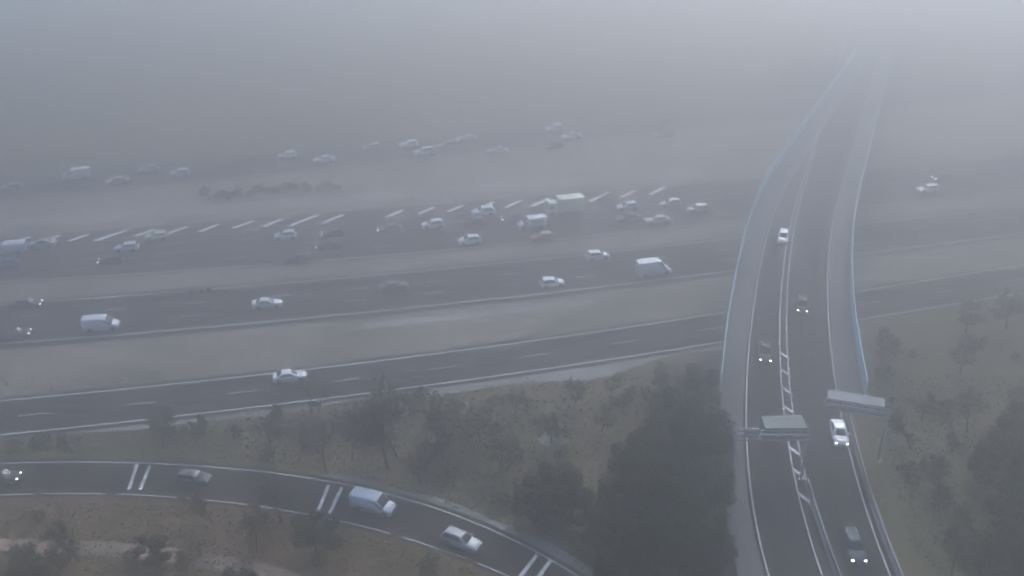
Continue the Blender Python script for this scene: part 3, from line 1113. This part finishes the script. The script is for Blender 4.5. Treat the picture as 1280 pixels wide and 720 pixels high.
def leafy_tree_meshes(seed, h, spread, mat, leaves=5200, size=.2, low=.25):
    random.seed(seed)
    tr, cr = MB(), MB()
    tr.tube([(0, 0, -.2), (rnd(-.1, .1), rnd(-.1, .1), h * .35), (rnd(-.2, .2), rnd(-.2, .2), h * .8)], [h * .03, h * .022, h * .006], 7)
    clumps = []
    for k in range(17):
        a_ = rnd(0, 6.283)
        zz = rnd(low, .95)
        rr = spread * math.sqrt(random.random()) * (1.1 - .75 * abs(zz - .45))
        c = Vector((rr * math.cos(a_), rr * math.sin(a_), h * zz))
        clumps.append((c, spread * rnd(.28, .5)))
        b0 = Vector((0, 0, h * max(.12, zz - .25)))
        tr.tube([b0, b0.lerp(c, .5) + Vector((0, 0, .1)), c], [h * .011, h * .008, h * .003], 4)
    for i in range(leaves):
        c, r_ = random.choice(clumps)
        d = Vector((rnd(-1, 1), rnd(-1, 1), rnd(-1, 1)))
        while d.length > 1 or d.length < .05:
            d = Vector((rnd(-1, 1), rnd(-1, 1), rnd(-1, 1)))
        d = d.normalized() * (d.length ** .5) * r_ * rnd(.75, 1.18)
        d.z *= .75
        p = c + d
        n = (d.normalized() + Vector((rnd(-1, 1), rnd(-1, 1), rnd(-.4, 1.2)))).normalized()
        a_ = perp(n) * size * rnd(.6, 1.3)
        b_ = n.cross(a_) * rnd(.4, .8)
        cr.add([p - a_, p - b_, p + a_, p + b_], [(0, 1, 2, 3)])
    return tr.mesh('trunk', M['bark']), cr.mesh('crown', mat)


TREES = {
    'bare_tree': [bare_tree_meshes(3, 7.5), bare_tree_meshes(4, 8.0), bare_tree_meshes(5, 7.0)],
    'dry_leaved_tree': [bare_tree_meshes(7, 6.5, .55), bare_tree_meshes(8, 7.0, .5)],
    'evergreen_tree': [leafy_tree_meshes(21, 7.5, 2.9, M['evergreen'], 9000, .15), leafy_tree_meshes(22, 8.5, 3.2, M['evergreen'], 9000, .15), leafy_tree_meshes(23, 7.0, 3.2, M['evergreen'], 9000, .15)],
    'shrub': [leafy_tree_meshes(31, 2.0, 1.3, M['shrub'], 900, .15, .2), leafy_tree_meshes(32, 1.6, 1.1, M['dryleaf'], 800, .15, .2), leafy_tree_meshes(33, 2.3, 1.3, M['shrub'], 900, .16, .2)],
}
CAT = {'bare_tree': 'tree', 'dry_leaved_tree': 'tree', 'evergreen_tree': 'tree', 'shrub': 'shrub'}


def plant(kind, p, label, group, sc=1.0):
    tr, cr = random.choice(TREES[kind])
    o = empty(kind, (p.x, p.y, terrain(p.x, p.y) - .08), rnd(0, 6.28))
    s = sc * rnd(.85, 1.15)
    o.scale = (s * rnd(.92, 1.08), s * rnd(.92, 1.08), s)
    tag(o, label, CAT[kind], group)
    for nm, me in (('trunk', tr), ('crown', cr)):
        c = bpy.data.objects.new('trunk' if nm == 'trunk' else 'crown', me)
        col.objects.link(c)
        c.parent = o
    return o


ROADS = [(R0u, R0l, 1.6), (R1u, R1l, 1.8), (R2u, R2l, 2.5), (R3h1, R3l, 1.8), (R4u, R4l, 2)]


def on_road(p, m_=0.0):
    for u_, l_, e in ROADS:
        if u_ is R0u and p.x > 30:
            continue
        if l_.f(p.x) - e - m_ < p.y < u_.f(p.x) + e + m_:
            return True
    return B_l.f(p.y) - SW - 1.2 - m_ < p.x < B_r.f(p.y) + SW + .9 + m_


random.seed(77)


def scatter(kind, n, xr, yr, label, group, sc=1.0, margin=.6, mind=1.8):
    """n plants whose feet stand on the ground the photo shows inside the given stretch"""
    got, tries = [], 0
    while len(got) < n and tries < n * 60:
        tries += 1
        x_, y_ = rnd(*xr), rnd(*yr)
        p = G(x_, y_)
        for _ in range(3):
            p = G(x_, y_, terrain(p.x, p.y))
        if on_road(p, margin) or R1u.f(p.x) < p.y < R2l.f(p.x) + 4 or any((p - q).length < mind for q in got):
            continue
        got.append(p)
        plant(kind, p, label, group, sc)


L_mid, L_eve = 'bare brown tree in the scrub between slip road and motorway', 'dark evergreen tree in the clump left of the flyover road'
for x_, y_, k_, s_ in ((338, 566, 'bare_tree', .8), (485, 585, 'bare_tree', 1.35), (497, 572, 'bare_tree', 1.2), (560, 556, 'dry_leaved_tree', 1.15), (600, 552, 'dry_leaved_tree', .9),
                       (250, 556, 'bare_tree', .75), (205, 560, 'bare_tree', .8), (90, 566, 'bare_tree', .65), (408, 588, 'bare_tree', .9), (440, 575, 'bare_tree', .7), (530, 590, 'bare_tree', .8), (625, 585, 'dry_leaved_tree', .8)):
    plant(k_, G(x_, y_), L_mid if k_ == 'bare_tree' else 'tree holding dry brown leaves in the scrub above the slip road', 'leafless trees in the middle scrub' if k_ == 'bare_tree' else 'dry leaved trees in the middle scrub', s_)
scatter('bare_tree', 6, (380, 760), (515, 610), L_mid, 'leafless trees in the middle scrub', .7, 1.2, 3.2)
for x_, y_, s_ in ((690, 640, .9), (668, 655, .7), (715, 655, .75), (820, 585, 1.0), (860, 560, .95), (885, 590, .9), (800, 620, .85), (850, 630, 1.0), (895, 640, .8), (905, 560, .62), (780, 655, .85), (830, 680, 1.05),
                   (880, 690, .9), (760, 690, .7), (905, 705, .7), (810, 715, .95), (860, 730, .95), (770, 735, .8), (845, 530, .75), (885, 535, .7)):
    p = G(x_ - (14 if x_ > 840 else 0), y_)
    p = G(x_ - (14 if x_ > 840 else 0), y_, terrain(p.x, p.y))
    plant('evergreen_tree', p, L_eve if x_ > 740 else 'dark evergreen tree standing apart right of the silver estate car', 'evergreen clump by the flyover' if x_ > 740 else 'evergreen trio by the slip road bend', s_)
scatter('dry_leaved_tree', 8, (700, 880), (480, 540), 'tree with dry leaves between evergreens and near carriageway', 'dry trees behind the evergreens', .6, 1.5, 3)
scatter('bare_tree', 5, (0, 560), (640, 760), 'bare brown tree on the leaf litter below the slip road', 'bare trees below the slip road', .7, 1.5, 6)
for x_, y_, s_ in ((396, 700, .62), (195, 700, .5), (40, 735, .7), (300, 748, .5)):
    plant('evergreen_tree', G(x_, y_), 'small evergreen among bare trees below the slip road', 'small evergreens below the slip road', s_)
plant('bare_tree', G(352, 652), 'bare brown tree on the leaf litter below the slip road', 'bare trees below the slip road', .75)
scatter('bare_tree', 9, (1120, 1330), (520, 740), 'bare tree on the bank right of the flyover road', 'bare trees on the right bank', .8, 1.6, 4)
scatter('evergreen_tree', 9, (1225, 1340), (540, 750), 'dark evergreen among bare trees on the right bank', 'evergreens on the right bank', .8, 1.6, 4.5)
scatter('shrub', 34, (0, 900), (490, 580), 'low brownish shrub in the scrub beside the near carriageway', 'shrubs in the middle scrub', .75, .8, 1.2)
scatter('shrub', 24, (520, 920), (560, 715), 'low shrub between slip road and flyover road', 'shrubs before the flyover', .8, .8, 1.2)
scatter('shrub', 12, (0, 620), (625, 740), 'low shrub on the leaf litter below the slip road', 'shrubs below the slip road', .6, .6, 1.4)
scatter('shrub', 26, (1090, 1330), (440, 730), 'low shrub on the bank right of the flyover road', 'shrubs on the right bank', .85, .8, 1.4)
# hedge bushes between the busy and the farthest carriageway, and the wood beyond
random.seed(5)
for i in range(16):
    u = G(262, 235).x + i * 1.7 + rnd(-.6, .6)
    w = R3h1.f(u) + 13.0 + rnd(-1.6, 1.6)
    plant('shrub', Vector((u, w, 0)), 'low bush in the row before the farthest carriageway', 'row of bushes before the farthest carriageway', rnd(.45, .85))
scatter('dry_leaved_tree', 5, (1085, 1330), (385, 475), 'tree with dry leaves on the low ground right of the bridge', 'dry trees right of the bridge', .8, 1.5, 3.5)
for x_, y_ in ((240, 367), (252, 366), (262, 365)):
    plant('shrub', G(x_, y_), 'small bush hiding the far edge line of the three lane carriageway', 'bushes at the far edge line', .4)

# rough ground cover: one mass of grass tufts and dead stalks
random.seed(9)
mb = MB()
made = 0
while made < 9000:
    x_, y_ = rnd(-60, 1340), rnd(470, 790)
    p = G(x_, y_)
    p = G(x_, y_, terrain(p.x, p.y))
    if on_road(p, -.2):
        continue
    p.z = terrain(p.x, p.y) - .08
    made += 1
    for k in range(3):
        a_ = rnd(0, 6.283)
        hgt = rnd(.12, .38)
        n = Vector((math.cos(a_), math.sin(a_), 0)) * rnd(.05, .14)
        t = Vector((rnd(-.2, .2), rnd(-.2, .2), hgt))
        q = p + Vector((rnd(-.3, .3), rnd(-.3, .3), 0))
        mb.add([q - n, q + n, q + t], [(0, 1, 2)])
tag(mb.build('undergrowth', M['grass']), 'rough dry grass and stalks covering the scrubland', 'undergrowth', kind='stuff')

# ------------------------------------------------------------------ roadside things
def delineator(p, label):
    root = empty('marker_post', p)
    tag(root, label, 'marker post', 'marker posts right of the flyover road')
    m_ = MB()
    m_.tube([(0, 0, -.1), (0, 0, .95), (0, 0, 1.05)], [.07, .06, .02], 8)
    m_.build('post', M['plate'], root)
    m_ = MB()
    m_.box((0, -.075, .8), (.16, .03, .22))
    m_.build('reflector', M['stripe'], root)


for x_, y_ in ((1101, 597), (1101, 632)):
    p = G(x_, y_)
    for _ in range(4):
        p = G(x_, y_, terrain(p.x, p.y))
    delineator(Vector((p.x, p.y, terrain(p.x, p.y) - .06)), 'small pale marker post right of the flyover road barrier')


def road_sign(p, w, h, zc, label):
    root = empty('road_sign', p)
    tag(root, label, 'road sign')
    for s in (-1, 1):
        m_ = MB()
        m_.tube([(s * w * .3, 0, -.1), (s * w * .3, 0, zc + h / 2)], [.05, .05], 8)
        m_.build('post', M['galv'], root)
    m_ = MB()
    m_.box((0, .08, zc), (w, .06, h))
    m_.build('sign_panel', M['signback'], root)


road_sign(G(394, 517), 1.7, .9, 1.5, 'grey roadside sign at the scrub edge of the near carriageway')
p = G(1112, 512)
for _ in range(4):
    p = G(1112, 512, terrain(p.x, p.y))
road_sign(Vector((p.x, p.y, terrain(p.x, p.y) - .06)), .8, 1.0, 1.6, 'small pale sign right of the tilted overhead sign')

# ------------------------------------------------------------------ air
mb = MB()
mb.box((0, 150, 41), (1700, 1100, 86))
haze = mb.build('haze', None)
hm = bpy.data.materials.new('fog')
hm.use_nodes = True
nt = hm.node_tree
nt.nodes.remove(nt.nodes['Principled BSDF'])
pv = nt.nodes.new('ShaderNodeVolumePrincipled')
pv.inputs['Color'].default_value = (.94, .958, .98, 1)
pv.inputs['Density'].default_value = .0088
pv.inputs['Anisotropy'].default_value = .915
nt.links.new(pv.outputs['Volume'], nt.nodes['Material Output'].inputs['Volume'])
haze.data.materials.append(hm)
tag(haze, 'pale fog filling the air over the motorway', 'fog', kind='stuff')

# ------------------------------------------------------------------ light
SUN_EL, SUN_AZ = R(38), R(17)
w = bpy.data.worlds.new('World')
scn.world = w
w.use_nodes = True
nt = w.node_tree
sky = nt.nodes.new('ShaderNodeTexSky')
sky.sky_type = 'NISHITA'
sky.sun_disc = False
sky.sun_elevation = SUN_EL
sky.sun_rotation = SUN_AZ
sky.air_density = 1.0
sky.dust_density = 1.8
sky.ozone_density = 3.6
nt.links.new(sky.outputs['Color'], nt.nodes['Background'].inputs['Color'])
nt.nodes['Background'].inputs['Strength'].default_value = .12
sl = bpy.data.lights.new('sun', 'SUN')
sl.energy = 1.2
sl.angle = R(25)
sl.color = (1, .985, .97)
so = bpy.data.objects.new('sun', sl)
col.objects.link(so)
sd = Vector((math.sin(SUN_AZ) * math.cos(SUN_EL), math.cos(SUN_AZ) * math.cos(SUN_EL), math.sin(SUN_EL)))
so.rotation_euler = sd.to_track_quat('Z', 'Y').to_euler()
so.location = (0, 0, 200)

# ------------------------------------------------------------------ camera and render settings
cam = bpy.data.cameras.new('camera')
cam.sensor_fit = 'HORIZONTAL'
cam.sensor_width = 36
cam.lens = 36 * FPX / 1280
cam.clip_start, cam.clip_end = .5, 4000
co = bpy.data.objects.new('camera', cam)
col.objects.link(co)
co.location = (0, 0, CAMH)
co.rotation_euler = (math.pi / 2 - PITCH, 0, 0)
scn.camera = co
scn.render.engine = 'CYCLES'
scn.cycles.max_bounces = 8
scn.cycles.volume_bounces = 2
scn.cycles.use_denoising = True
scn.cycles.filter_width = 2.0
scn.view_settings.view_transform = 'Standard'
scn.view_settings.look = 'None'
scn.view_settings.exposure = 1.47
scn.view_settings.gamma = 1
